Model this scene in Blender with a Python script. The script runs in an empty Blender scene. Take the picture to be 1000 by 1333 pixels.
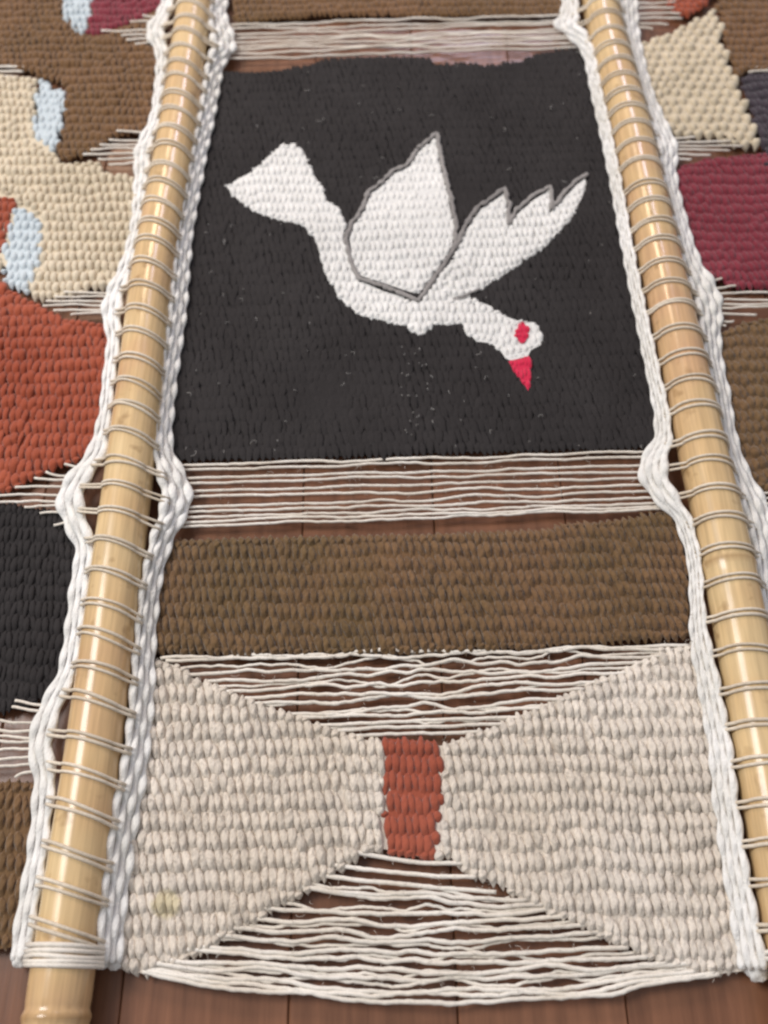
import bpy, bmesh, math, random
import numpy as np
from mathutils.geometry import tessellate_polygon
from mathutils import Vector, noise

# ------------------------------------------------------------------ camera
random.seed(7); rng = np.random.default_rng(7)
S = bpy.context.scene
COL = S.collection
FPX = 1200.0                      # focal length in photograph pixels (1000 x 1333)
PITCH = math.atan(2202.5 / FPX)   # rods vanish far above the frame
CP, SP = math.cos(PITCH), math.sin(PITCH)
H = 0.545
CAM = np.array([0.0, -H / math.tan(PITCH), H])

def P(px, py, z=0.0):
    """point of the photograph -> world point on the level plane z"""
    u, v = px - 500.0, 666.5 - py
    d = np.array([u, v * SP + FPX * CP, v * CP - FPX * SP])
    t = (z - CAM[2]) / d[2]
    return CAM + d * t

def PIX(p):
    d = np.asarray(p) - CAM
    x = d[..., 0]; y = d[..., 1] * SP + d[..., 2] * CP; w = d[..., 1] * CP - d[..., 2] * SP
    return 500 + FPX * x / w, 666.5 - FPX * y / w

cam = bpy.data.cameras.new("camera"); cam_o = bpy.data.objects.new("camera", cam); COL.objects.link(cam_o)
cam_o.location = CAM; cam_o.rotation_euler = (math.pi / 2 - PITCH, 0, 0)
cam.sensor_fit = 'VERTICAL'; cam.sensor_height = 36.0; cam.lens = 36.0 * FPX / 1333.0
cam.clip_start = 0.01; cam.clip_end = 50
cam.dof.use_dof = True; cam.dof.focus_distance = 0.55; cam.dof.aperture_fstop = 5.6
S.camera = cam_o

# ------------------------------------------------------------------ light
W = bpy.data.worlds.new("World"); S.world = W; W.use_nodes = True
bg = W.node_tree.nodes["Background"]
bg.inputs[0].default_value = (0.93, 0.95, 1.0, 1); bg.inputs[1].default_value = 0.40

def area(name, loc, target, size, power, color, size_y=None):
    l = bpy.data.lights.new(name, 'AREA'); l.energy = power; l.color = color; l.size = size
    if size_y: l.shape = 'RECTANGLE'; l.size_y = size_y
    o = bpy.data.objects.new(name, l); COL.objects.link(o); o.location = loc
    o.rotation_euler = (Vector(target) - Vector(loc)).to_track_quat('-Z', 'Y').to_euler()
    return o
area("ceiling_light", (-1.45, 0.4, 1.8), (0, 0, 0), 0.9, 40, (1.0, 0.98, 0.96))
area("warm_lamp", (-0.5, 1.5, 1.3), (0, 0.3, 0), 0.35, 9, (1.0, 0.78, 0.55))
def mirror(px, py, h):
    p = P(px, py, 0.02); d = p - CAM; d[2] = -d[2]
    return p + d * (h / d[2])
MW = mirror(610, 200, 1.8)
area("window_light", MW, (0.03, 0.3, 0), 0.34, 17, (0.84, 0.79, 1.0), 0.95)
S.view_settings.view_transform = 'Standard'; S.view_settings.look = 'None'
S.view_settings.exposure = 0.08; S.view_settings.gamma = 1.0
S.render.engine = 'CYCLES'
S.cycles.filter_width = 2.4

# ------------------------------------------------------------------ materials
def srgb(r, g, b):
    f = lambda c: (c / 255 / 12.92) if c / 255 <= 0.04045 else ((c / 255 + 0.055) / 1.055) ** 2.4
    return (f(r), f(g), f(b), 1)

def nodes(name):
    m = bpy.data.materials.new(name); m.use_nodes = True
    nt = m.node_tree; b = nt.nodes["Principled BSDF"]
    return m, nt, b, nt.nodes.new, nt.links.new

def yarn(name, c1, c2, var=0.35, bump=0.35, fine=900, low=9.0, sheen=0.25, stain=None, ply=0.20):
    """wool or cotton yarn: two dye tones drifting, a tone of its own for every stitch, fuzzy relief"""
    m, nt, b, N, L = nodes(name)
    tc = N('ShaderNodeTexCoord')
    n1 = N('ShaderNodeTexNoise'); n1.inputs['Scale'].default_value = low; n1.inputs['Detail'].default_value = 3
    L(tc.outputs['Object'], n1.inputs['Vector'])
    rp = N('ShaderNodeValToRGB'); rp.color_ramp.elements[0].position = 0.36; rp.color_ramp.elements[1].position = 0.64
    rp.color_ramp.elements[0].color = c1; rp.color_ramp.elements[1].color = c2
    L(n1.outputs['Fac'], rp.inputs['Fac'])
    at = N('ShaderNodeAttribute'); at.attribute_name = 'tone'
    n2 = N('ShaderNodeTexNoise'); n2.inputs['Scale'].default_value = fine; n2.inputs['Detail'].default_value = 3
    mp = N('ShaderNodeMapping'); mp.inputs['Scale'].default_value = (1, 0.35, 1); mp.inputs['Rotation'].default_value = (0, 0, 0.35)
    L(tc.outputs['Object'], mp.inputs['Vector']); L(mp.outputs[0], n2.inputs['Vector'])
    ad = N('ShaderNodeMath'); ad.operation = 'ADD'; tw = N('ShaderNodeMath'); tw.operation = 'MULTIPLY'; tw.inputs[1].default_value = 0.38; L(at.outputs['Fac'], tw.inputs[0]); L(tw.outputs[0], ad.inputs[0]); L(n2.outputs['Fac'], ad.inputs[1])
    mr = N('ShaderNodeMapRange'); mr.inputs[1].default_value = 0.25; mr.inputs[2].default_value = 1.13
    mr.inputs[3].default_value = 1 - var; mr.inputs[4].default_value = 1 + var * 0.75
    L(ad.outputs[0], mr.inputs[0])
    hs = N('ShaderNodeHueSaturation'); L(rp.outputs['Color'], hs.inputs['Color']); L(mr.outputs[0], hs.inputs['Value'])
    out = hs.outputs['Color']
    if stain:
        vd = N('ShaderNodeVectorMath'); vd.operation = 'DISTANCE'; vd.inputs[1].default_value = stain[0]
        L(tc.outputs['Object'], vd.inputs[0])
        wob = N('ShaderNodeMath'); wob.operation = 'MULTIPLY_ADD'; wob.inputs[1].default_value = 0.006
        n3 = N('ShaderNodeTexNoise'); n3.inputs['Scale'].default_value = 160; L(tc.outputs['Object'], n3.inputs['Vector'])
        L(n3.outputs['Fac'], wob.inputs[0]); L(vd.outputs['Value'], wob.inputs[2])
        sm = N('ShaderNodeMapRange'); sm.interpolation_type = 'SMOOTHSTEP'
        sm.inputs[1].default_value = stain[1] * 0.6 + 0.003; sm.inputs[2].default_value = stain[1] + 0.003
        sm.inputs[3].default_value = 0.55; sm.inputs[4].default_value = 0.0
        L(wob.outputs[0], sm.inputs[0])
        mx = N('ShaderNodeMixRGB'); L(sm.outputs[0], mx.inputs[0]); L(out, mx.inputs[1]); mx.inputs[2].default_value = stain[2]
        out = mx.outputs[0]
    L(out, b.inputs['Base Color'])
    b.inputs['Roughness'].default_value = 0.92; b.inputs['Specular IOR Level'].default_value = 0.15
    b.inputs['Sheen Weight'].default_value = sheen; b.inputs['Sheen Roughness'].default_value = 0.5
    bp = N('ShaderNodeBump'); bp.inputs['Strength'].default_value = bump; bp.inputs['Distance'].default_value = 0.0012
    pa = N('ShaderNodeAttribute'); pa.attribute_name = 'ply'
    p1 = N('ShaderNodeMath'); p1.operation = 'MULTIPLY'; p1.inputs[1].default_value = 2 * math.pi; L(pa.outputs['Fac'], p1.inputs[0])
    p2 = N('ShaderNodeMath'); p2.operation = 'SINE'; L(p1.outputs[0], p2.inputs[0])
    p3 = N('ShaderNodeMath'); p3.operation = 'MULTIPLY_ADD'; p3.inputs[1].default_value = ply; L(p2.outputs[0], p3.inputs[0]); L(n2.outputs['Fac'], p3.inputs[2])
    L(p3.outputs[0], bp.inputs['Height']); L(bp.outputs['Normal'], b.inputs['Normal'])
    return m

ZF = 0.0080            # height of the woven cloth above the boards
stain_at = P(215, 1176, ZF + 0.003)
M = {
 'linen':  yarn('linen_yarn', srgb(208, 196, 181), srgb(221, 211, 199), 0.34, bump=0.9, fine=750, stain=(tuple(stain_at), 0.0095, srgb(186, 172, 122))),
 'linen_warm': yarn('linen_warm_yarn', srgb(200, 186, 162), srgb(213, 199, 176), 0.22),
 'brown':  yarn('brown_wool', srgb(104, 82, 54), srgb(116, 88, 61), 0.40, bump=0.8, fine=750, low=14),
 'brown_dark': yarn('brown_dark_wool', srgb(104, 77, 47), srgb(118, 86, 58), 0.32),
 'black':  yarn('black_wool', srgb(46, 43, 43), srgb(51, 48, 48), 0.20, bump=0.5, low=16, sheen=0.0, ply=0.05),
 'violet': yarn('dark_violet_wool', srgb(58, 50, 57), srgb(68, 58, 66), 0.3),
 'white':  yarn('white_yarn', srgb(214, 212, 209), srgb(226, 224, 221), 0.18, bump=0.5),
 'cotton': yarn('white_cotton', srgb(226, 223, 217), srgb(238, 236, 233), 0.15, bump=0.7, fine=1100, low=22),
 'thread': yarn('warp_cotton', srgb(220, 210, 196), srgb(236, 229, 219), 0.22, fine=1400, low=30),
 'rust':   yarn('rust_wool', srgb(144, 66, 42), srgb(157, 78, 54), 0.25),
 'brick':  yarn('brick_red_wool', srgb(144, 72, 53), srgb(158, 84, 64), 0.22),
 'maroon': yarn('maroon_wool', srgb(117, 40, 52), srgb(128, 50, 62), 0.25),
 'blue':   yarn('pale_blue_yarn', srgb(180, 191, 197), srgb(196, 205, 210), 0.16),
 'grey':   yarn('grey_outline_yarn', srgb(128, 123, 121), srgb(156, 151, 148), 0.3),
 'crimson': yarn('crimson_yarn', srgb(196, 30, 66), srgb(206, 44, 78), 0.2),
 'lashing': yarn('lashing_cotton', srgb(202, 187, 166), srgb(220, 208, 190), 0.24, fine=1400, low=30),
 'lint':   yarn('lint_fibre', srgb(150, 146, 142), srgb(176, 172, 168), 0.2),
}

def bamboo_mat():
    m, nt, b, N, L = nodes('bamboo')
    tc = N('ShaderNodeTexCoord'); mp = N('ShaderNodeMapping'); mp.inputs['Scale'].default_value = (1, 0.05, 1)
    L(tc.outputs['Object'], mp.inputs['Vector'])
    g = N('ShaderNodeTexNoise'); g.inputs['Scale'].default_value = 420; g.inputs['Detail'].default_value = 4; L(mp.outputs[0], g.inputs['Vector'])
    l = N('ShaderNodeTexNoise'); l.inputs['Scale'].default_value = 13; l.inputs['Detail'].default_value = 3; L(tc.outputs['Object'], l.inputs['Vector'])
    r = N('ShaderNodeValToRGB'); e = r.color_ramp.elements
    e[0].position = 0.30; e[0].color = srgb(198, 158, 120); e[1].position = 0.66; e[1].color = srgb(214, 186, 140)
    e2 = r.color_ramp.elements.new(0.48); e2.color = srgb(205, 172, 126)
    L(l.outputs['Fac'], r.inputs['Fac'])
    mr = N('ShaderNodeMapRange'); mr.inputs[1].default_value = 0.3; mr.inputs[2].default_value = 0.7; mr.inputs[3].default_value = 0.80; mr.inputs[4].default_value = 1.08
    L(g.outputs['Fac'], mr.inputs[0])
    hs = N('ShaderNodeHueSaturation'); L(r.outputs['Color'], hs.inputs['Color']); L(mr.outputs[0], hs.inputs['Value'])
    s = N('ShaderNodeTexNoise'); s.inputs['Scale'].default_value = 70; s.inputs['Detail'].default_value = 2; L(tc.outputs['Object'], s.inputs['Vector'])
    sr = N('ShaderNodeMapRange'); sr.inputs[1].default_value = 0.62; sr.inputs[2].default_value = 0.74; sr.inputs[3].default_value = 0; sr.inputs[4].default_value = 0.55
    L(s.outputs['Fac'], sr.inputs[0])
    at = N('ShaderNodeAttribute'); at.attribute_name = 'tone'
    mxm = N('ShaderNodeMath'); mxm.operation = 'MAXIMUM'; L(sr.outputs[0], mxm.inputs[0]); L(at.outputs['Fac'], mxm.inputs[1])
    mx = N('ShaderNodeMixRGB'); L(mxm.outputs[0], mx.inputs[0]); L(hs.outputs[0], mx.inputs[1]); mx.inputs[2].default_value = srgb(132, 98, 58)
    L(mx.outputs[0], b.inputs['Base Color'])
    rr = N('ShaderNodeMapRange'); rr.inputs[3].default_value = 0.13; rr.inputs[4].default_value = 0.30; L(l.outputs['Fac'], rr.inputs[0])
    L(rr.outputs[0], b.inputs['Roughness']); b.inputs['Specular IOR Level'].default_value = 0.5
    bp = N('ShaderNodeBump'); bp.inputs['Strength'].default_value = 0.12; bp.inputs['Distance'].default_value = 0.0006
    L(g.outputs['Fac'], bp.inputs['Height']); L(bp.outputs['Normal'], b.inputs['Normal'])
    return m
M['bamboo'] = bamboo_mat()

def floor_mat():
    m, nt, b, N, L = nodes('varnished_board')
    tc = N('ShaderNodeTexCoord'); oi = N('ShaderNodeObjectInfo')
    mp = N('ShaderNodeMapping'); mp.inputs['Scale'].default_value = (1, 0.06, 1); L(tc.outputs['Object'], mp.inputs['Vector'])
    of = N('ShaderNodeVectorMath'); of.operation = 'ADD'; L(mp.outputs[0], of.inputs[0]); L(oi.outputs['Random'], of.inputs[1])
    g = N('ShaderNodeTexNoise'); g.inputs['Scale'].default_value = 130; g.inputs['Detail'].default_value = 6; g.inputs['Roughness'].default_value = 0.65
    L(of.outputs[0], g.inputs['Vector'])
    r = N('ShaderNodeValToRGB'); e = r.color_ramp.elements
    e[0].position = 0.3; e[0].color = srgb(104, 70, 52); e[1].position = 0.7; e[1].color = srgb(138, 95, 71)
    L(g.outputs['Fac'], r.inputs['Fac'])
    mr = N('ShaderNodeMapRange'); mr.inputs[3].default_value = 0.86; mr.inputs[4].default_value = 1.1; L(oi.outputs['Random'], mr.inputs[0])
    hs = N('ShaderNodeHueSaturation'); L(r.outputs[0], hs.inputs['Color']); L(mr.outputs[0], hs.inputs['Value'])
    L(hs.outputs[0], b.inputs['Base Color'])
    b.inputs['Roughness'].default_value = 0.28; b.inputs['Specular IOR Level'].default_value = 0.4
    bp = N('ShaderNodeBump'); bp.inputs['Strength'].default_value = 0.15; bp.inputs['Distance'].default_value = 0.0008
    L(g.outputs['Fac'], bp.inputs['Height']); L(bp.outputs['Normal'], b.inputs['Normal'])
    return m
M['board'] = floor_mat()
m, nt, b, N, L = nodes('dark_joint'); b.inputs['Base Color'].default_value = srgb(46, 32, 26); b.inputs['Roughness'].default_value = 0.8
M['joint'] = m

# ------------------------------------------------------------------ mesh helpers
def link(name, me, mat, parent=None):
    o = bpy.data.objects.new(name, me); COL.objects.link(o)
    if mat is not None: me.materials.append(M[mat])
    if parent is not None: o.parent = parent
    return o

def mesh(name, V, F, tone=None, smooth=True):
    me = bpy.data.meshes.new(name); me.from_pydata([tuple(v) for v in V], [], F)
    if smooth: me.polygons.foreach_set('use_smooth', [True] * len(me.polygons))
    if tone is not None:
        a = me.attributes.new('tone', 'FLOAT', 'POINT'); a.data.foreach_set('value', np.asarray(tone, dtype=np.float32))
    me.update(); return me

def inside(x, y, poly):
    """vectorised point in polygon"""
    p = np.asarray(poly, float); r = np.zeros(np.shape(x), bool); j = len(p) - 1
    for i in range(len(p)):
        c = ((p[i, 1] > y) != (p[j, 1] > y))
        with np.errstate(divide='ignore', invalid='ignore'):
            xi = (p[j, 0] - p[i, 0]) * (y - p[i, 1]) / (p[j, 1] - p[i, 1]) + p[i, 0]
        r ^= c & (x < xi); j = i
    return r

def near_line(x, y, line, w):
    p = np.asarray(line, float); r = np.full(np.shape(x), 1e9)
    for a, b in zip(p[:-1], p[1:]):
        d = b - a; t = np.clip(((x - a[0]) * d[0] + (y - a[1]) * d[1]) / (d @ d), 0, 1)
        r = np.minimum(r, np.hypot(x - a[0] - t * d[0], y - a[1] - t * d[1]))
    return r < w

# one stitch: a strand of yarn rising over a warp and diving at both ends
SEG = 6
TT = np.array([-1.0, -0.84, -0.46, 0.0, 0.46, 0.84, 1.0])
RR = np.array([0.05, 0.34, 0.77, 1.0, 0.77, 0.34, 0.05])
_v = []
for t, r in zip(TT, RR):
    for k in range(SEG):
        a = -math.pi / 2 + 2 * math.pi * (k + 0.5) / SEG
        _v.append((t, r * math.cos(a), r * math.sin(a), t * t, 1.3 * t + 2.0 * (k + 0.5) / SEG))
TPL = np.array(_v)
_f = []
for i in range(len(TT) - 1):
    for k in range(SEG):
        a = i * SEG + k; b_ = i * SEG + (k + 1) % SEG
        _f.append((a, b_, b_ + SEG, a + SEG))
TPLF = np.array(_f)

def stitches_mesh(name, B):
    """B rows: x y z  dx dy(unit along strand)  half_len half_wid height drop tone"""
    B = np.asarray(B); n = len(B); nv = len(TPL)
    d = B[:, 3:5]; pr = np.stack([d[:, 1], -d[:, 0]], 1)
    al = TPL[None, :, 0] * B[:, 5:6]; ac = TPL[None, :, 1] * B[:, 6:7]
    X = B[:, 0:1] + al * d[:, 0:1] + ac * pr[:, 0:1]
    Y = B[:, 1:2] + al * d[:, 1:2] + ac * pr[:, 1:2]
    Z = B[:, 2:3] + TPL[None, :, 2] * B[:, 7:8] - TPL[None, :, 3] * B[:, 8:9]
    V = np.stack([X, Y, Z], 2).reshape(-1, 3)
    F = (TPLF[None] + (np.arange(n) * nv)[:, None, None]).reshape(-1, 4)
    me = bpy.data.meshes.new(name)
    me.vertices.add(len(V)); me.vertices.foreach_set('co', V.ravel())
    me.loops.add(F.size); me.loops.foreach_set('vertex_index', F.ravel())
    me.polygons.add(len(F)); me.polygons.foreach_set('loop_start', np.arange(len(F)) * 4)
    me.polygons.foreach_set('use_smooth', np.ones(len(F), bool))
    a = me.attributes.new('tone', 'FLOAT', 'POINT'); a.data.foreach_set('value', np.repeat(B[:, 9], nv).astype(np.float32))
    a = me.attributes.new('ply', 'FLOAT', 'POINT'); a.data.foreach_set('value', np.tile(TPL[:, 4], n).astype(np.float32))
    me.update(); me.validate(); return me

def tube_data(pts, rad, seg=6, flat=1.0):
    pts = np.asarray(pts, float); n = len(pts); rad = np.broadcast_to(rad, (n,))
    T = np.gradient(pts, axis=0); T /= np.linalg.norm(T, axis=1)[:, None] + 1e-12
    up = np.array([0, 0, 1.0]); A = np.cross(T, up); A /= np.linalg.norm(A, axis=1)[:, None] + 1e-9
    Bn = np.cross(A, T)
    V = []
    for k in range(seg):
        a = -math.pi / 2 + 2 * math.pi * (k + 0.5) / seg
        V.append(pts + A * (math.cos(a) * rad)[:, None] + Bn * (math.sin(a) * rad * flat)[:, None])
    V = np.stack(V, 1).reshape(-1, 3); F = []
    for i in range(n - 1):
        for k in range(seg):
            a = i * seg + k; b_ = i * seg + (k + 1) % seg
            F.append((a, a + seg, b_ + seg, b_))
    F.append(tuple(range(seg))); F.append(tuple(reversed(range((n - 1) * seg, n * seg))))
    return V, F

def tube(name, pts, rad, mat, parent, seg=6, tone=None, flat=1.0):
    V, F = tube_data(pts, rad, seg, flat)
    t = np.full(len(V), random.uniform(0.2, 0.8)) if tone is None else tone
    me = mesh(name, V, F, t)
    pts = np.asarray(pts); ln = np.r_[0, np.cumsum(np.linalg.norm(np.diff(pts, axis=0), axis=1))]
    ply = ln[:, None] / (float(np.mean(rad)) * 4.6) + 2.0 * ((np.arange(seg) + 0.5) / seg)[None, :]
    a = me.attributes.new('ply', 'FLOAT', 'POINT'); a.data.foreach_set('value', ply.ravel().astype(np.float32))
    return link(name, me, mat, parent)

def spline(ctrl, n):
    """smooth curve through control rows (Catmull-Rom on the first-column order)"""
    c = np.asarray(ctrl, float); c = np.vstack([2 * c[0] - c[1], c, 2 * c[-1] - c[-2]])
    m_ = len(c) - 3; out = []
    for s in np.linspace(0, m_, n):
        i = min(int(s), m_ - 1); t = s - i; p0, p1, p2, p3 = c[i:i + 4]
        out.append(0.5 * (2 * p1 + (p2 - p0) * t + (2 * p0 - 5 * p1 + 4 * p2 - p3) * t * t + (3 * p1 - p0 - 3 * p2 + p3) * t ** 3))
    return np.array(out)

def nz(x, y=0.0, z=0.0): return noise.noise(Vector((x, y, z)))

def sheet(name, poly, z, th, mat, parent, inset=3.5):
    """warp layer hidden under the stitches: a thin slab with the outline of the panel"""
    p = np.asarray(poly, float); n = len(p)
    area2 = sum(p[i, 0] * p[(i + 1) % n, 1] - p[(i + 1) % n, 0] * p[i, 1] for i in range(n))
    q = []
    for i in range(n):
        e = p[(i + 1) % n] - p[i - 1]; e /= np.linalg.norm(e) + 1e-9
        nrm = np.array([-e[1], e[0]]) * (1 if area2 > 0 else -1)
        q.append(p[i] + nrm * inset)
    top = [P(a, b_, z) for a, b_ in q]; bot = [v - np.array([0, 0, th]) for v in top]
    tris = tessellate_polygon([[Vector((a, -b_, 0)) for a, b_ in q]])
    F = [tuple(t) for t in tris] + [tuple(n + k for k in reversed(t)) for t in tris]
    F += [(i, (i + 1) % n, n + (i + 1) % n, n + i) for i in range(n)]
    me = mesh(name, top + bot, F, np.full(2 * n, 0.4), smooth=False)
    bm = bmesh.new(); bm.from_mesh(me); bmesh.ops.recalc_face_normals(bm, faces=bm.faces); bm.to_mesh(me); bm.free()
    return link(name, me, mat, parent)

# ------------------------------------------------------------------ the floor boards
floor_me = mesh('floor', [(-1.2, -0.9, -0.014), (1.2, -0.9, -0.014), (1.2, 1.6, -0.014), (-1.2, 1.6, -0.014)], [(0, 1, 2, 3)], smooth=False)
floor = link('floor', floor_me, 'joint'); floor['kind'] = 'structure'
SH = -41.0 * CP / FPX             # the rods, and the boards under them, run a hair off the view axis
bw = 0.088
x0 = P(376, 1310)[0] - SH * P(376, 1310)[1]
def board_mesh():
    bm = bmesh.new(); bmesh.ops.create_cube(bm, size=1)
    for v in bm.verts: v.co = (v.co.x * (bw - 0.0005), v.co.y * 2.5, v.co.z * 0.013)
    bmesh.ops.bevel(bm, geom=[e for e in bm.edges], offset=0.0008, segments=1, affect='EDGES')
    me = bpy.data.meshes.new('board'); bm.to_mesh(me); bm.free(); return me
bme = board_mesh(); bme.materials.append(M['board'])
for i in range(-9, 9):
    o = bpy.data.objects.new('board', bme); COL.objects.link(o); o.parent = floor
    yc = 0.35; o.location = (x0 + (i + 0.5) * bw + SH * yc, yc, -0.0065); o.rotation_euler = (0, 0, -SH)

# ------------------------------------------------------------------ the hanging
hang = bpy.data.objects.new('woven_hanging', None); COL.objects.link(hang)
hang.location = (0, 0, 0); hang.empty_display_size = 0.05
hang['label'] = 'handwoven tapestry with white dove on black panel, brown band and linen, on boards'
hang['category'] = 'tapestry'

Ytop, Ybot = P(232, 17, ZF)[1], P(90, 1209, ZF)[1]
ROW = (Ytop - Ybot) / 37 / 2      # spacing of the warp pairs
def rowtilt(Y):                   # warps climb a little to the right, less so near the bottom edge
    f = (Y - Ybot) / (Ytop - Ybot)
    return 0.028 * max(0.0, min(1.0, f * 1.6))

def lattice(bbox, wpx, yref, lean=0.0, xc=0.0, seed=0, coarse=1.0, tilt=True, height=0.5, zoff=0.0, plump=1.0, long=0.80, twist=(0.08, 0.10), rough=0.10):
    """stitch candidates covering a pixel box; returns B array, pixel coords, row and strand ids"""
    xa, ya, xb, yb = bbox
    w = wpx / (PIX(P(500, yref, ZF) + np.array([1e-3, 0, 0]))[0] - 500) * 1e-3
    Y1, Y0 = P(500, ya, ZF)[1], P(500, yb, ZF)[1]
    xs = [P(x, y, ZF)[0] for x in (xa, xb) for y in (ya, yb)]
    xs_lo, xs_hi = min(xs), max(xs)
    k0, k1 = int(Y0 / ROW) - 3, int(Y1 / ROW) + 3
    j0, j1 = int(min(xs) / w) - 6, int(max(xs) / w) + 6
    r = np.random.default_rng(seed); out = []; ids = []
    jw = {j: r.normal(0, 0.06) for j in range(2 * j0 - 2, 2 * j1 + 4)}
    def pos(s, Y):
        x = s * w / 2
        return x + SH * Y + lean * (x - xc) * (Y + 0.05) + 0.35 * w * nz(x * 40, Y * 22, seed)
    for k in range(k0, k1 + 1):
        for j in range(j0, j1 + 1):
            s = 2 * j + (k & 1)
            Yb = k * ROW
            x = pos(s, Yb) + jw[s] * w
            Y = Yb + (rowtilt(Yb) * x if tilt else 0.0) + 0.28 * ROW * nz(x * 16, Yb * 16, 9 + seed) + r.normal(0, 0.10) * ROW
            d = np.array([pos(s, Yb + 1e-3) - pos(s, Yb - 1e-3), 2e-3]); u_ = min(1.0, max(0.0, (x - xs_lo) / (xs_hi - xs_lo))); d[0] -= 2e-3 * (twist[0] + (twist[1] - twist[0]) * u_ + r.normal(0, 0.09))
            d /= np.linalg.norm(d)
            sc = 1 + r.normal(0, rough)
            hw = w * 0.5 * 1.04 * plump * sc; hl = ROW * long * (1 + r.normal(0, 0.05))
            hz = hw * height * 1.6
            z = ZF + zoff + 0.0012 * nz(x * 12, Y * 12, 3) + r.normal(0, 0.05) * hz
            out.append((x, Y, z, d[0], d[1], hl, hw, hz, hz * 1.35, float(np.clip(r.normal(0.5, 0.22), 0, 1))))
            ids.append((s, k))
    B = np.array(out); q = B[:, :3].copy(); q[:, 2] += B[:, 7] * 0.7
    px, py = PIX(q)
    return B, px, py, np.array(ids)

TS = np.linspace(-0.8, 0.8, 9)
def clip(B, poly, minus=(), least=3):
    """shorten the stitches that cross the outline so that they end on it"""
    q = np.repeat(B[:, None, :3], 9, 1).copy()
    q[..., 0] += TS * B[:, 5:6] * B[:, 3:4]; q[..., 1] += TS * B[:, 5:6] * B[:, 4:5]; q[..., 2] += B[:, 7:8] * (0.6 - TS * TS)
    px, py = PIX(q); m_ = inside(px, py, poly)
    for g in minus: m_ &= ~inside(px, py, g)
    n = m_.sum(1); keep = n >= least
    lo = np.where(m_.any(1), m_.argmax(1), 0); hi = np.where(m_.any(1), 8 - m_[:, ::-1].argmax(1), 8)
    a, b_ = np.where(lo == 0, -1.0, TS[lo]), np.where(hi == 8, 1.0, TS[hi])
    C = B.copy(); c = (a + b_) / 2; h_ = np.maximum((b_ - a) / 2, 0.15)
    C[:, 0] += c * B[:, 5] * B[:, 3]; C[:, 1] += c * B[:, 5] * B[:, 4]; C[:, 2] -= B[:, 8] * c * c * 0.6
    C[:, 5] *= h_; C[:, 8] *= np.minimum(1, h_ + 0.15)
    return C, keep

def box(poly, m_=15):
    p = np.asarray(poly, float); return (p[:, 0].min() - m_, p[:, 1].min() - m_, p[:, 0].max() + m_, p[:, 1].max() + m_)

def patch(name, label, poly, mat, wpx, yref, minus=(), strands=False, seed=0, parent=hang, back=True, **kw):
    """a woven colour area: hidden warp slab with its stitches on top"""
    B, px, py, ids = lattice(box(poly), wpx, yref, seed=seed, **kw)
    B, keep = clip(B, poly, minus)
    base = sheet(name, poly, ZF - 0.0004 - (0.0006 if len(minus) else 0) - 0.00003 * (seed % 10), 0.0014, mat, parent, inset=wpx * 0.5 + 2.5)
    base['label'] = label
    if strands:
        for s in np.unique(ids[keep, 0]):
            sel = keep & (ids[:, 0] == s)
            link('weft_yarn', stitches_mesh('weft_yarn', B[sel]), mat, base)
    else:
        o = link('weft_stitches', stitches_mesh('weft_stitches', B[keep]), mat, base); o['kind'] = 'stuff'
    return base

# ---- outlines measured on the photograph
BLACK = [(284,90),(330,91),(385,87),(420,76),(480,71),(550,72),(568,81),(640,83),(680,77),(700,67),(768,60),(776,90),(790,160),(805,240),
         (817,320),(833,400),(849,480),(864,560),(845,584),(700,588),(550,593),(400,598),(240,601),(226,592),(217,580),(219,520),(228,440),
         (236,360),(246,290),(259,210),(274,140)]
TAILBODY = [(293,241),(324,224),(353,199),(368,185),(385,185),(397,197),(406,221),(421,245),(426,260),(443,270),(449,289),(449,308),(453,322),
            (464,362),(501,378),(545,391),(578,348),(592,332),(650,352),(625,376),(610,384),(617,384),(624,391),(650,401),(655,409),(680,418),(694,418),(703,424),(706,449),(692,457),
            (688,465),(665,471),(657,467),(650,457),(639,448),(622,446),(606,435),(600,424),(566,425),(547,438),(528,427),(498,418),(469,412),
            (447,395),(433,374),(421,350),(414,327),(409,310),(394,294),(362,287),(331,277),(304,257)]
WING1 = [(567,176),(545,196),(532,216),(511,225),(498,240),(482,250),(474,272),(460,292),(453,309),(459,340),(469,360),(501,370),(545,385),
         (573,347),(590,320),(592,296),(585,258),(577,228),(571,201)]
WING2 = [(592,345),(594,320),(608,296),(624,272),(644,259),(658,248),(661,264),(661,294),(674,276),(697,257),(717,246),(716,276),(736,254),(752,238),
         (764,229),(760,256),(742,288),(716,316),(690,337),(652,362),(622,380),(600,390),(575,384)]
def grow(poly, d):
    p = np.asarray(poly, float); n = len(p); c = []
    for i in range(n):
        e = p[(i + 1) % n] - p[i - 1]; e /= np.linalg.norm(e); c.append(tuple(p[i] + d * np.array([-e[1], e[0]])))
    return c
_o = grow(WING1, 2.6)                 # WING1 runs anticlockwise on the picture: this normal points outwards
OUT1 = _o[1:] + [(569,172)] + _o[1:2]
OUT1[OUT1.index(_o[12])] = (545,391)
OUT2 = [(595,318),(606,293),(622,269),(642,256),(657,244),(663,264),(662,292),(673,272),(696,253),(717,242),(719,262),(718,272),(735,250),(751,234),(766,226)]
OUT3 = [(590,389),(606,384),(626,375)]
EYE = [(680 + 8.5 * math.cos(a), 434 + 14 * math.sin(a)) for a in np.linspace(0, 6.283, 17)[:-1]]
BEAK = [(661,469),(688,463),(692,485),(689,510),(679,497),(668,482)]
BROWN = [(214,697),(380,692),(540,689),(700,683),(800,671),(882,658),(893,690),(901,750),(904,810),(898,832),(870,836),(780,843),(640,849),(500,853),(300,856),(200,852),
         (199,830),(202,770),(208,720)]
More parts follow.
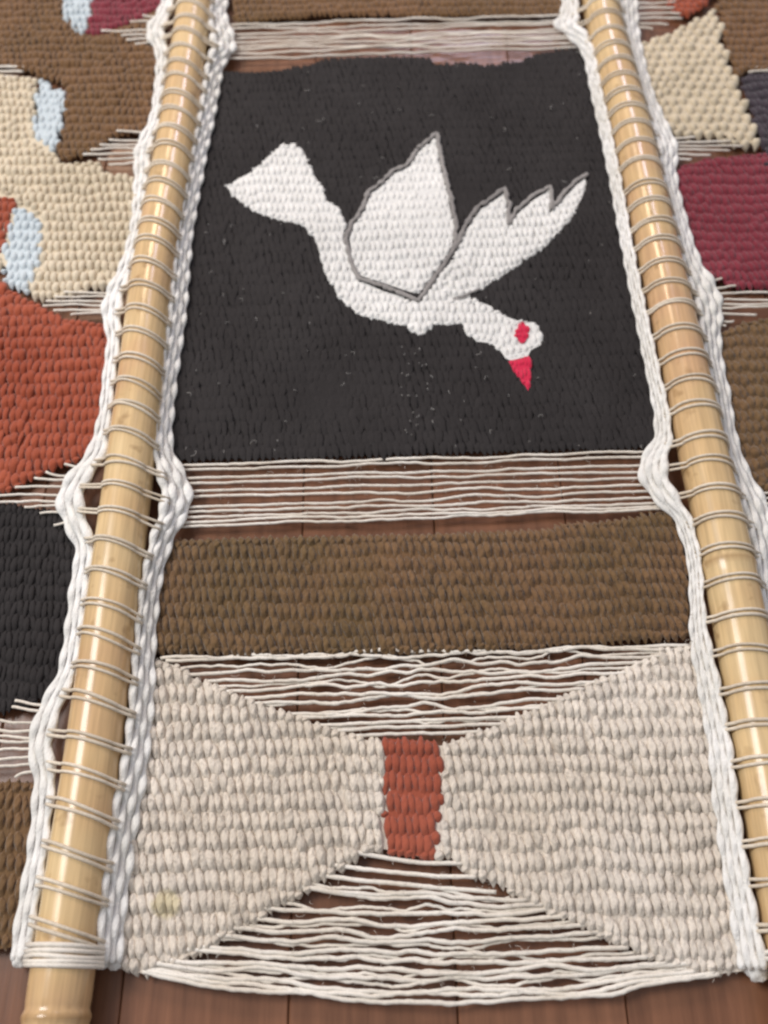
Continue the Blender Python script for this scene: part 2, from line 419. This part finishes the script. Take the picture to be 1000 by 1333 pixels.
RED = [(499,956),(572,959),(577,1000),(576,1050),(570,1080),(571,1125),(500,1113),(498,1060),(502,1020)]
LINEN = [(196,852),(230,858),(260,878),(380,923),(440,945),(500,960),(575,962),(640,938),(720,903),(800,868),(860,838),(910,830),(915,870),(925,920),(935,980),(945,1040),
         (955,1110),(966,1170),(980,1240),(982,1270),(930,1277),(870,1264),(760,1214),(680,1174),(620,1147),(580,1122),(560,1127),(500,1114),(480,1117),
         (400,1167),(330,1207),(270,1243),(190,1276),(150,1264),(152,1180),(162,1090),(172,1010),(184,920)]
BROWNTOP = [(296,-60),(746,-60),(742,19),(560,20),(420,20),(306,29)]

# ---- centre, from the top edge down
patch('brown_panel', 'brown woven panel above the dove panel', BROWNTOP, 'brown_dark', 7, 0, seed=3, height=0.36, plump=1.25)

B, px, py, ids = lattice(box(BLACK), 7.6, 320, seed=11, height=0.45, twist=(0.1, 0.1))
blackp = sheet('black_panel', BLACK, ZF - 0.0004, 0.0014, 'black', hang); blackp['label'] = 'black woven panel carrying a white dove'
BB, kb = clip(B, BLACK); kb &= ~inside(px, py, WING1) & ~inside(px, py, WING2) & ~inside(px, py, TAILBODY); bb = BB[kb].copy(); bb[:, 6] *= 1.38; bb[:, 5] *= 1.2; bb[:, 7] *= 0.33; bb[:, 8] *= 0.22
o = link('weft_stitches', stitches_mesh('weft_stitches', bb), 'black', blackp); o['kind'] = 'stuff'
def motif(name, label, poly, mat, minus=(), rz=0.0008, src=None, fat=1.10, least=1):
    C, k = clip(B if src is None else src, poly, minus, least)
    C = C[k].copy(); C[:, 2] += rz; C[:, 6] *= fat; C[:, 5] *= 1.1
    me = stitches_mesh(name, C)
    sl = sheet('slab', poly, ZF + rz - 0.0002, 0.0010, None, None, inset=1.6)     # the warps under the stitches, same yarn
    bm = bmesh.new(); bm.from_mesh(me); bm.from_mesh(sl.data); bm.to_mesh(me); bm.free()
    bpy.data.objects.remove(sl)
    o = link(name, me, mat, blackp); o['label'] = label
motif('dove_wing', 'white leaf-shaped wing of the dove', WING1, 'white')
motif('dove_wing', 'white feathered wing of the dove with three points', WING2, 'white', (WING1,))
motif('dove_body', 'white body of the dove with fan tail', TAILBODY, 'white', (WING1, WING2, EYE, BEAK), rz=0.0005)
B2 = lattice(box(EYE + BEAK, 6), 4.6, 450, seed=17, height=0.55, long=0.6)[0]
motif('dove_eye', 'crimson eye of the dove', EYE, 'crimson', rz=0.0016, src=B2, fat=1.5, least=1)
motif('dove_beak', 'crimson pointed beak of the dove', BEAK, 'crimson', rz=0.0012, src=B2, fat=1.2, least=2)
def outline(path, r, z=ZF + 0.0020):
    pth = np.asarray(path, float); pts, rad = [], []; seg = np.hypot(*np.diff(pth, axis=0).T); L_ = np.r_[0, np.cumsum(seg)]
    for d_ in np.arange(0, L_[-1], 2.2):
        x, y = np.interp(d_, L_, pth[:, 0]), np.interp(d_, L_, pth[:, 1])
        pts.append(P(x + 2.2 * nz(d_ * 0.11, 1.0, path[0][0]), y + 1.8 * nz(d_ * 0.11, 5.0, path[0][0]), z + 0.0003 * nz(d_ * 0.2, 2.0)))
        rad.append(r * (1 + 0.9 * nz(d_ * 0.16, 9.0)))
    tube('wing_outline', pts, np.array(rad), 'grey', blackp, seg=6, flat=0.55)
outline(OUT1, 0.0019); outline(OUT2, 0.0019); outline(OUT3, 0.0009)

patch('brown_band', 'brown woven band below the dove panel', BROWN, 'brown', 10.2, 770, strands=True, seed=21, plump=0.98, height=0.55, zoff=0.0003, lean=0.25, twist=(0.18, 0.34), rough=0.12, long=0.90)
patch('linen_panel', 'beige linen panel pinched at its middle', LINEN, 'linen', 12.4, 1000, minus=(RED,), strands=True, seed=31, height=0.62, lean=0.9, xc=-0.08, plump=1.0, twist=(0.16, 0.36), rough=0.10, long=0.90)
patch('red_bar', 'upright brick red bar joining the linen panel', RED, 'brick', 9.5, 1000, seed=41, height=0.42, plump=1.25)

# ---- side cloth, left of the left rod
LB1 = [(85,-20),(124,-20),(117,25),(108,45),(97,40),(82,22),(79,8)]
LM = [(121,-20),(222,-20),(207,10),(190,20),(160,34),(118,48),(112,43),(118,20)]
LB2 = [(47,102),(56,98),(70,112),(86,112),(84,144),(77,191),(68,197),(40,178),(46,144)]
LBR = [(-40,-40),(230,-40),(206,60),(212,100),(206,150),(190,170),(144,179),(133,191),(104,205),(81,208),(75,194),(84,112),(47,97),(36,91),(-40,78)]
LB3 = [(18,266),(36,268),(56,288),(54,331),(36,384),(7,371),(2,346),(7,310)]
LO1 = [(-40,248),(22,254),(12,288),(4,326),(-40,345)]
LLI = [(-40,92),(47,97),(45,150),(76,195),(80,208),(104,206),(125,204),(140,220),(176,226),(184,240),(180,300),(168,345),(152,374),(120,380),(85,387),(55,394),(36,384),(0,350),(-40,350)]
LO2 = [(-40,352),(0,362),(36,384),(55,395),(90,411),(138,416),(150,432),(146,500),(140,545),(124,588),(100,602),(50,622),(10,642),(-40,648)]
LBK = [(-40,652),(10,650),(45,656),(84,662),(96,690),(106,715),(100,780),(90,850),(82,880),(64,908),(40,921),(10,931),(-40,934)]
LBT = [(-60,1018),(20,1010),(52,1014),(54,1050),(49,1100),(40,1150),(28,1215),(20,1240),(-60,1246)]
patch('pale_blue_patch', 'pale blue patch beside the maroon patch', LB1, 'blue', 8, 100, seed=51, tilt=False)
patch('maroon_patch', 'maroon patch beside the pale blue patch', LM, 'maroon', 7, 100, minus=(LB1,), seed=52, tilt=False, height=0.36, plump=1.25, rough=0.15)
patch('pale_blue_patch', 'pale blue patch between linen and dark brown', LB2, 'blue', 8.4, 150, seed=53, tilt=False)
patch('brown_patch', 'dark brown side patch', LBR, 'brown_dark', 8, 120, minus=(LB1, LM, LB2), seed=54, tilt=False, height=0.36, plump=1.25, rough=0.15)
patch('pale_blue_patch', 'pale blue patch between linen and rust red', LB3, 'blue', 9, 320, seed=55, tilt=False)
patch('rust_patch', 'small rust red patch above the larger one', LO1, 'rust', 9, 300, seed=56, tilt=False, height=0.36, plump=1.25, rough=0.15)
patch('linen_patch', 'warm beige side patch', LLI, 'linen_warm', 9.4, 250, minus=(LB2, LB3, LO1, LBR), seed=57, tilt=False, height=0.6)
patch('rust_patch', 'large rust red side patch', LO2, 'rust', 9, 500, minus=(LB3,), seed=58, tilt=False, height=0.36, plump=1.25, rough=0.15)
patch('black_patch', 'black side patch below the rust red', LBK, 'black', 8, 800, seed=59, tilt=False, height=0.36, plump=1.25, rough=0.15)
patch('brown_patch', 'brown side patch at the lower corner', LBT, 'brown', 11, 1100, seed=60, tilt=False, height=0.5)
# ---- right of the right rod
RO = [(850,-30),(930,-30),(921,6),(898,20),(880,18)]
RLI = [(932,8),(940,28),(944,60),(960,104),(978,148),(991,190),(972,191),(940,183),(880,175),(856,162),(838,120),(830,80),(828,54),(876,36),(912,16)]
RV = [(1050,90),(978,92),(962,101),(980,150),(992,190),(996,216),(1050,216)]
RB1 = [(925,-30),(1050,-30),(1050,88),(975,91),(961,101),(944,58),(936,14)]
RM = [(872,224),(886,212),(912,204),(992,195),(1050,202),(1050,377),(960,377),(922,362),(906,340),(890,300),(880,260)]
RB2 = [(926,434),(957,420),(985,412),(1050,402),(1050,655),(995,640),(972,612),(958,580),(950,540),(943,510),(937,475)]
patch('rust_patch', 'rust red patch above the chunky linen patch', RO, 'rust', 8, 20, seed=71, tilt=False, height=0.36, plump=1.25, rough=0.15)
patch('linen_patch', 'chunky beige side patch', RLI, 'linen_warm', 10.5, 100, seed=72, tilt=False, height=0.6, lean=0.5, xc=0.1)
patch('dark_violet_patch', 'dark violet patch beside chunky linen', RV, 'violet', 8, 150, minus=(RLI,), seed=73, tilt=False, height=0.36, plump=1.25, rough=0.15)
patch('brown_patch', 'dark brown patch beside chunky linen', RB1, 'brown_dark', 8, 50, minus=(RLI, RO), seed=74, tilt=False, height=0.36, plump=1.25, rough=0.15)
patch('maroon_patch', 'large maroon side patch', RM, 'maroon', 7.6, 300, seed=75, tilt=False, height=0.36, plump=1.25, rough=0.15)
patch('brown_patch', 'olive brown patch below the large maroon', RB2, 'brown', 9.5, 500, seed=76, tilt=False, height=0.36, plump=1.25, rough=0.15)

# ------------------------------------------------------------------ bamboo rods
RODL = [(-120,270),(-60,262),(0,252),(36,248),(180,228),(360,197),(500,181),(700,156),(950,124),(1180,92),(1310,74),(1400,62)]
RODR = [(-120,757),(-60,769),(40,786),(172,820),(320,853),(488,891),(596,914),(722,943),(938,984),(1200,1030),(1330,1052),(1450,1072)]
RAD = 0.0162
def rod_axis(tab, y): 
    t = np.asarray(tab, float); return np.interp(y, t[:, 0], t[:, 1]) + 2
def rod(name, tab, label, node_y, tail):
    tab_s = spline([(b_ + 2, a) for a, b_ in tab], 260)
    pts, rad, tone = [], [], []
    for x, y in tab_s:
        p = P(x, y, RAD); p[2] = RAD + 0.0004; pts.append(p)
        r = RAD * (1 + 0.012 * nz(y * 0.02, 4.0)); t = 0.0
        for ny in node_y:
            dd = (p[1] - P(x, ny, RAD)[1])
            r += 0.0011 * math.exp(-(dd / 0.0022) ** 2) - 0.0004 * math.exp(-((dd - 0.004) / 0.002) ** 2)
            t = max(t, 0.55 * math.exp(-(dd / 0.0016) ** 2))
        rad.append(r); tone.append(t)
    V, F = tube_data(pts, np.array(rad), 28)
    o = link(name, mesh(name, V, F, np.repeat(tone, 28)), 'bamboo')
    o['label'] = label; o['category'] = 'rod'; o['group'] = 'bamboo rods threaded through the tapestry'
    return o
rod('bamboo_rod', RODL, 'bamboo rod threaded through the tapestry between the rust red patch and the dove', (240, 1324), True)
rod('bamboo_rod', RODR, 'bamboo rod threaded through the tapestry between the dove and the large maroon patch', (738,), False)

# ------------------------------------------------------------------ white cotton strips beside the rods
L1 = [(-60,232,16),(7,217,16),(40,203,22),(72,211,15),(119,207,12),(155,202,14),(194,187,20),(223,185,18),(288,178,13),(342,166,16),(382,150,22),(410,145,22),(441,148,16),(491,142,15),(538,137,15),
      (588,126,22),(621,103,28),(650,91,30),(682,99,28),(714,110,22),(754,105,22),(819,97,22),(873,88,22),(916,68,26),(966,53,28),(1013,58,26),(1054,55,24),(1108,49,24),(1155,41,24),(1202,33,24),(1250,27,26)]
L2 = [(-60,296,22),(11,283,22),(36,287,26),(61,291,28),(86,280,22),(144,270,20),(198,259,20),(252,249,20),(306,240,20),(358,235,21),(412,230,22),(473,221,23),(527,214,24),(585,212,25),(621,225,34),
      (657,229,35),(700,212,28),(747,199,25),(808,191,25),(866,187,27),(916,184,29),(970,179,30),(1024,170,33),(1079,160,34),(1126,154,33),(1180,147,32),(1216,144,31),(1254,141,31)]
R1 = [(-60,736,18),(8,742,20),(32,738,28),(46,752,24),(72,767,15),(116,776,14),(160,786,14),(208,796,14),(260,806,14),(312,815,14),(398,832,15),(445,842,16),(492,852,17),(535,861,19),(571,863,22),
      (600,851,32),(625,853,34),(650,868,30),(675,888,22),(715,901,18),(751,906,17),(794,908,18),(830,911,23),(866,918,26),(920,928,27),(974,938,28),(1028,943,29),(1110,954,30),(1171,965,31),(1236,976,33),(1262,982,36)]
R2 = [(-60,812,20),(8,818,22),(40,821,20),(80,830,18),(120,841,18),(160,856,22),(192,869,24),(224,869,21),(256,876,19),(296,887,19),(332,897,22),(349,903,27),(372,914,34),(399,923,31),(430,925,25),
      (466,929,21),(510,939,20),(553,946,20),(592,954,23),(628,969,27),(664,984,34),(704,995,32),(751,1001,28),(830,1012,26),(950,1032,26)]
PXROW = lambda y: PIX(P(500, y, 0.01) - np.array([0, ROW, 0]))[1] - y
def strip(tab, ncord, zbase, ztop, side):
    """side: +1 cloth lies to the right of the strip, -1 to the left; the strip climbs towards its rod"""
    base = None
    t = spline([(a, b_, c) for a, b_, c in tab], 60 * len(tab) // 2)
    ys = t[:, 0]
    # walk the strip in steps of an eighth of a warp spacing
    Ys = np.array([P(500, y, 0.01)[1] for y in ys]); o = np.argsort(Ys)
    Yg = np.arange(Ys.min(), Ys.max(), ROW / 5)
    cx = np.interp(Yg, Ys[o], t[o, 1]); cw = np.interp(Yg, Ys[o], t[o, 2])
    yy = np.interp(Yg, Ys[o], ys[o])
    for c in range(ncord):
        f = (c + 0.5) / ncord - 0.5
        ph = math.pi * c + (0.6 if c % 2 else 0)
        pts, rad = [], []
        for Y, x, wd, y in zip(Yg, cx, cw, yy):
            a = math.pi * Y / ROW + ph + 0.5 * nz(Y * 30, c, side)
            ppm = FPX / ((P(x, y, 0.01) - CAM) @ np.array([0, CP, -SP]))
            r0 = wd / ncord / ppm * 0.67
            r = r0 * (1.0 + 0.16 * math.cos(a) + 0.10 * nz(Y * 70, c * 3.1, 2))
            near = (0.5 - f * side)                    # 1 beside the rod, 0 beside the cloth
            z = zbase + (ztop - zbase) * near + r0 * 0.36 * math.cos(a)
            p = P(x + f * wd * 1.1 + wd * 0.045 * math.cos(a) * (f * 2) + 0.8 * nz(Y * 60, c, 5), y, z)
            pts.append(p); rad.append(max(r, 0.0006))
        rad[0] *= 0.6; rad[-1] *= 0.6
        tube('white_cord', pts, np.array(rad), 'cotton', hang, seg=8, flat=0.62)
strip(L1, 3, 0.0085, 0.0195, -1)
strip(L2, 4, 0.0095, 0.0200, 1)
strip(R1, 4, 0.0095, 0.0200, -1)
strip(R2, 4, 0.0095, 0.0195, 1)
# knotted lower ends of the strips
def knot(px, py, r, z):
    c = P(px, py, z); bm = bmesh.new(); bmesh.ops.create_icosphere(bm, subdivisions=3, radius=r)
    for v in bm.verts:
        n_ = v.co.normalized(); a = math.atan2(n_.z, n_.x)
        v.co = v.co * (1 + 0.10 * math.sin(3 * a + 9 * n_.y) + 0.08 * nz(n_.x * 3, n_.y * 3, n_.z * 3 + px)); v.co.z *= 0.75
        v.co += Vector(c)
    me = bpy.data.meshes.new('knot'); bm.to_mesh(me); bm.free()
    me.polygons.foreach_set('use_smooth', [True] * len(me.polygons)); link('knot', me, 'cotton', hang)
knot(28, 1246, 0.0052, 0.0075); knot(134, 1250, 0.0045, 0.008); knot(150, 1252, 0.0042, 0.008); knot(985, 1262, 0.006, 0.008)

# ------------------------------------------------------------------ warp threads over the rods
YL = [-24,-3,17,36,54,74,95,112,135,155,178,200,227,248,274,300,324,352,381,412,441,475,506,536,570,608,639,671,711,750,792,831,873,912,961,1006,1053,1108,1156,1209]
YR = [-22,-3,16,34,55,74,94,114,134,154,176,200,224,254,276,302,326,355,381,408,440,473,506,538,578,609,645,681,720,760,805,850,898,945,992,1046,1096,1146,1204]
def over_rod(y, tab, edge_l, edge_r, skew, off):
    ze, a0, a1 = (0.0195, 152, 34) if tab is RODL else (0.0165, 158, 20)
    """one thread: out of the left strip, up over the rod, down into the right strip"""
    ym = y + off
    yl, yr = ym - skew * 0.5, ym + skew * 0.5
    xl, xr = np.interp(yl, [a[0] for a in edge_l], [a[1] for a in edge_l]), np.interp(yr, [a[0] for a in edge_r], [a[1] for a in edge_r])
    xc = rod_axis(tab, ym); C = P(xc, ym, RAD); rr = RAD + 0.0010
    xl += 0.2 * np.interp(yl, [a[0] for a in edge_l], [a[2] for a in edge_l]); xr -= 0.2 * np.interp(yr, [a[0] for a in edge_r], [a[2] for a in edge_r])
    pl, pr = P(xl, yl, ze), P(xr, yr, ze)
    pts = [pl]
    dY = pr[1] - pl[1]; j1, j2 = random.uniform(-1, 1) * 0.0006, random.uniform(-1, 1) * 0.0006
    al, ar = math.radians(a0), math.radians(a1)
    for k in range(13):
        a = al + (ar - al) * k / 12
        f = (1 - math.cos(math.pi - a)) / 2
        f = (math.cos(a) * -1 + 1) / 2
        pts.append(np.array([C[0] + rr * math.cos(a), pl[1] + dY * min(1, max(0, (C[0] + rr * math.cos(a) - pl[0]) / (pr[0] - pl[0]))) + j1 * math.sin(a) + j2 * math.sin(2 * a), C[2] + rr * math.sin(a)]))
    pts.append(pr)
    return pts
for tab, ys, el, er, sk in ((RODL, YL, L1, L2, 1.0), (RODR, YR, R1, R2, 0.1)):
    for y in ys:
        ph = 2 * PXROW(y)
        g = ph * random.uniform(0.13, 0.19)
        skew = ph * (0.58 * sk + random.uniform(-0.05, 0.05)); base = y + ph * 0.10
        for s in (-0.5, 0.5):
            pts = over_rod(base, tab, el, er, skew * (1 + 0.1 * random.uniform(-1, 1)), s * g)
            tube('warp_thread', spline(pts, 40), 0.00100 * random.uniform(0.88, 1.12), 'lashing', hang)
for k, y in enumerate((1232, 1239, 1246, 1252, 1257)):    # the last warps bunch together below the rod's lowest lashing
    tube('warp_thread', over_rod(y, RODL, L1, L2, random.uniform(-6, 12), 0), 0.00125, 'thread', hang)
for k, y in enumerate((1240, 1248)):
    tube('warp_thread', over_rod(y, RODR, R1, R2, random.uniform(-6, 6), 0), 0.00125, 'thread', hang)

# ------------------------------------------------------------------ bare warp threads in the open gaps
def bare(xa, ya, xb, yb, amp, seed, row, sag=0.0, z=None, r=0.00110, freq=0.012, end=0.0, ext=0, tuck=True, slope=0):
    sg = 1 if xb > xa else -1; xa -= sg * ext; xb += sg * ext * (1 if tuck else 0); ya -= ext * 0.25 * slope; yb -= ext * 0.25 * slope
    n = max(12, int(abs(xb - xa) / 5)); pts = []; rs = []; own = random.uniform(0, 50)
    z0 = ZF - 0.0005 if z is None else z
    for i in range(n + 1):
        t = i / n; x = xa + (xb - xa) * t
        env = math.sin(math.pi * min(1, max(0, t))) ** 0.6 if 0 < t < 1 else 0
        y = ya + (yb - ya) * t + sag * 4 * t * (1 - t)
        y += env * amp * (1.5 * nz(x * freq, row * 0.5, seed) + 0.6 * nz(x * freq * 2.7, own, seed + 5) + 0.22 * nz(x * freq * 8, own, seed + 7)) + 0.5 * nz(x * 0.09, row * 3.3, seed + 2)
        zz = z0 + env * 0.0016 * nz(x * freq * 1.6, row * 0.7, seed + 9)
        if end and (t < 0.04 or t > 0.96): zz -= end
        pts.append(P(x, y, zz)); rs.append(r * (1 + 0.22 * nz(x * 0.11, own, 3.0)))
    return tube('warp_thread', pts, np.array(rs), 'thread', hang)

ex = lambda tab, y, s: np.interp(y, [a[0] for a in tab], [a[1] + s * a[2] * 0.25 for a in tab])
# above the dove: nine threads
for k, (yl, yr) in enumerate([(33,20),(38,27),(46,30),(51,38),(56,41),(61,46),(65,50),(70,56),(77,61)]):
    bare(ex(L2, yl, 1), yl, ex(R1, yr, -1), yr, 3.2, 101, k, r=0.00100)
# between dove and brown band: five pairs
for k, (yl, yr) in enumerate([(606,588),(612,595),(623,606),(629,614),(640,622),(647,631),(661,639),(667,648),(674,655),(681,659),(686,662)]):
    bare(ex(L2, yl, 1), yl, ex(R1, yr, -1), yr, 3.0, 111, k, r=0.00100)
# above the linen panel: ends step in along its sloping edges
for k, (xa, ya, xb, yb) in enumerate([(225,853,880,836),(232,856,860,842),(262,874,845,850),(285,884,828,858),(310,896,800,872),(335,905,770,884),(345,912,745,893),
                                      (392,926,720,906),(405,930,690,918),(430,940,660,930),(455,947,640,938),(480,954,612,948)]):
    bare(xa, ya, xb, yb, 8.0 if k < 9 else 3.5, 121, k, freq=0.011, ext=16, slope=-1)
# below the linen panel
for k, (xa, ya, xb, yb, sg) in enumerate([(482,1114,586,1128,4),(452,1130,602,1146,3),(425,1142,628,1166,2),(398,1156,668,1176,4),(400,1156,690,1182,8),(360,1186,700,1186,8),(335,1198,722,1196,10),
        (318,1212,745,1208,10),(300,1222,770,1216,12),(280,1236,800,1238,8),(262,1240,826,1250,12),(240,1254,850,1258,14),(215,1258,880,1258,20),(196,1262,905,1264,25),(190,1263,930,1266,32),(186,1264,936,1268,38)]):
    bare(xa, ya, xb, yb, 7.5 if k > 2 else 2.0, 131, k, sag=sg, r=0.00122, freq=0.010, ext=18 if k < 13 else 0, slope=1)
# finer strands lying between them
for k, (xa, ya, xb, yb) in enumerate([(250,866,850,846),(300,890,815,864),(350,914,760,888),(398,928,705,912),(442,944,650,934)]):
    bare(xa, ya, xb, yb, 9.5, 161, k * 2.3, freq=0.013, ext=16, slope=-1, r=0.00088, z=ZF - 0.0016)
for k, (xa, ya, xb, yb, sg) in enumerate([(410,1150,650,1172,5),(372,1178,696,1184,8),(330,1206,735,1202,10),(300,1226,780,1222,10),(272,1240,812,1244,10),(228,1256,862,1260,16),(204,1260,892,1262,24)]):
    bare(xa, ya, xb, yb, 10, 171, k * 2.3, sag=sg, r=0.00098, freq=0.013, ext=14, slope=1, z=ZF - 0.0018)
# left side cloth: bundles of bare warp beside the strip
def bundle(tab, s, ys, xend, seed, amp=3.0, jitter=12, conv=0.85):
    yc = sum(ys) / len(ys)
    for k, y in enumerate(ys):
        xa = ex(tab, yc + (y - yc) * conv, s); xe = xend[k] if hasattr(xend, '__len__') else xend + random.uniform(-jitter, jitter)
        bare(xa, yc + (y - yc) * conv, xe, y, amp, seed, k, z=ZF + 0.0018, r=0.0009)
bundle(L1, -1, (20,28,40,46,52,57), (186,170,132,158,165,176), 141, 2)
bundle(L1, -1, (170,182,188,195,201,207,214), (152,142,130,118,108,128,142), 142, 2.5)
bundle(L1, -1, (380,386,392,398,404,410), (84,72,60,56,70,92), 143, 2.5)
bundle(L1, -1, (604,614,622,634,645,654,660,668,684), (84,60,45,20,-30,-30,32,52,70), 144, 3)
bundle(L1, -1, (912,920,936,946,958,966,978,990,1000,1012), (20,16,-40,-40,-40,-40,-40,-40,-40,20), 145, 4)
for k, y in enumerate((84, 90, 97)): bare(-40, y + 2, 36 - 6 * k, y + 3, 2, 146, k)
# right side cloth
bundle(R2, 1, (2,10,18,24,32,38), (880,878,886,888,870,850), 151, 2)
bundle(R2, 1, (178,184,190,196,202,208), (905,952,968,950,925,900), 152, 2)
bundle(R2, 1, (362,372,380,388,396,402,410,418,424), (940,958,1050,1050,1050,1050,985,955,945), 153, 2.5)
bundle(R2, 1, (640,648,656,666), (1060,1060,1060,1060), 154, 2)
for k, y in enumerate((86, 92)): bare(975, y + 2, 1060, y, 2, 155, k)

# ------------------------------------------------------------------ lint and stray fibres
def fibres(name, n, poly, mat, parent, zl, lmin, lmax, r, seed, minus=()):
    rd = random.Random(seed); p = np.asarray(poly, float); V, F = [], []; c = 0
    while c < n:
        x, y = rd.uniform(p[:, 0].min(), p[:, 0].max()), rd.uniform(p[:, 1].min(), p[:, 1].max())
        if not inside(np.array([x]), np.array([y]), poly)[0] or any(inside(np.array([x]), np.array([y]), q)[0] for q in minus): continue
        c += 1; base = P(x, y, zl); a = rd.uniform(0, 6.283); l = rd.uniform(lmin, lmax) * rd.uniform(0.3, 1); cu = rd.uniform(-2.4, 2.4)
        pts = []
        for k in range(5):
            t = k / 4; aa = a + cu * t
            pts.append(base + np.array([math.cos(aa) * l * t, math.sin(aa) * l * t, 0.0012 * math.sin(math.pi * t) * rd.uniform(0.5, 1.3)]))
        v, f = tube_data(pts, r, 3); o_ = len(V); V += list(v); F += [tuple(i + o_ for i in q) for q in f]
    o = link(name, mesh(name, V, F, np.full(len(V), 0.6)), mat, parent); o['kind'] = 'stuff'
fibres('lint', 95, BLACK, 'lint', blackp, ZF + 0.0024, 0.0015, 0.006, 0.00022, 5, (WING1, WING2, TAILBODY))
fibres('lint', 26, [(522,436),(562,436),(566,565),(516,565)], 'lint', blackp, ZF + 0.0022, 0.001, 0.0022, 0.0003, 8)
fibres('stray_fibre', 900, LINEN, 'linen', hang, ZF + 0.0030, 0.003, 0.009, 0.00011, 6, (RED,))
fibres('stray_fibre', 420, BROWN, 'brown', hang, ZF + 0.0026, 0.003, 0.008, 0.00013, 7)
GAPS = ([(250,606),(840,592),(880,655),(240,684)], [(240,858),(860,842),(620,940),(460,945)], [(480,1120),(590,1130),(850,1265),(700,1300),(400,1295),(230,1262)], [(305,32),(735,20),(755,60),(300,78)])
for i_, g_ in enumerate(GAPS): fibres('thread_fuzz', (120, 90, 170, 70)[i_], g_, 'thread', hang, ZF + 0.0006, 0.0015, 0.006, 0.00011, 20 + i_)
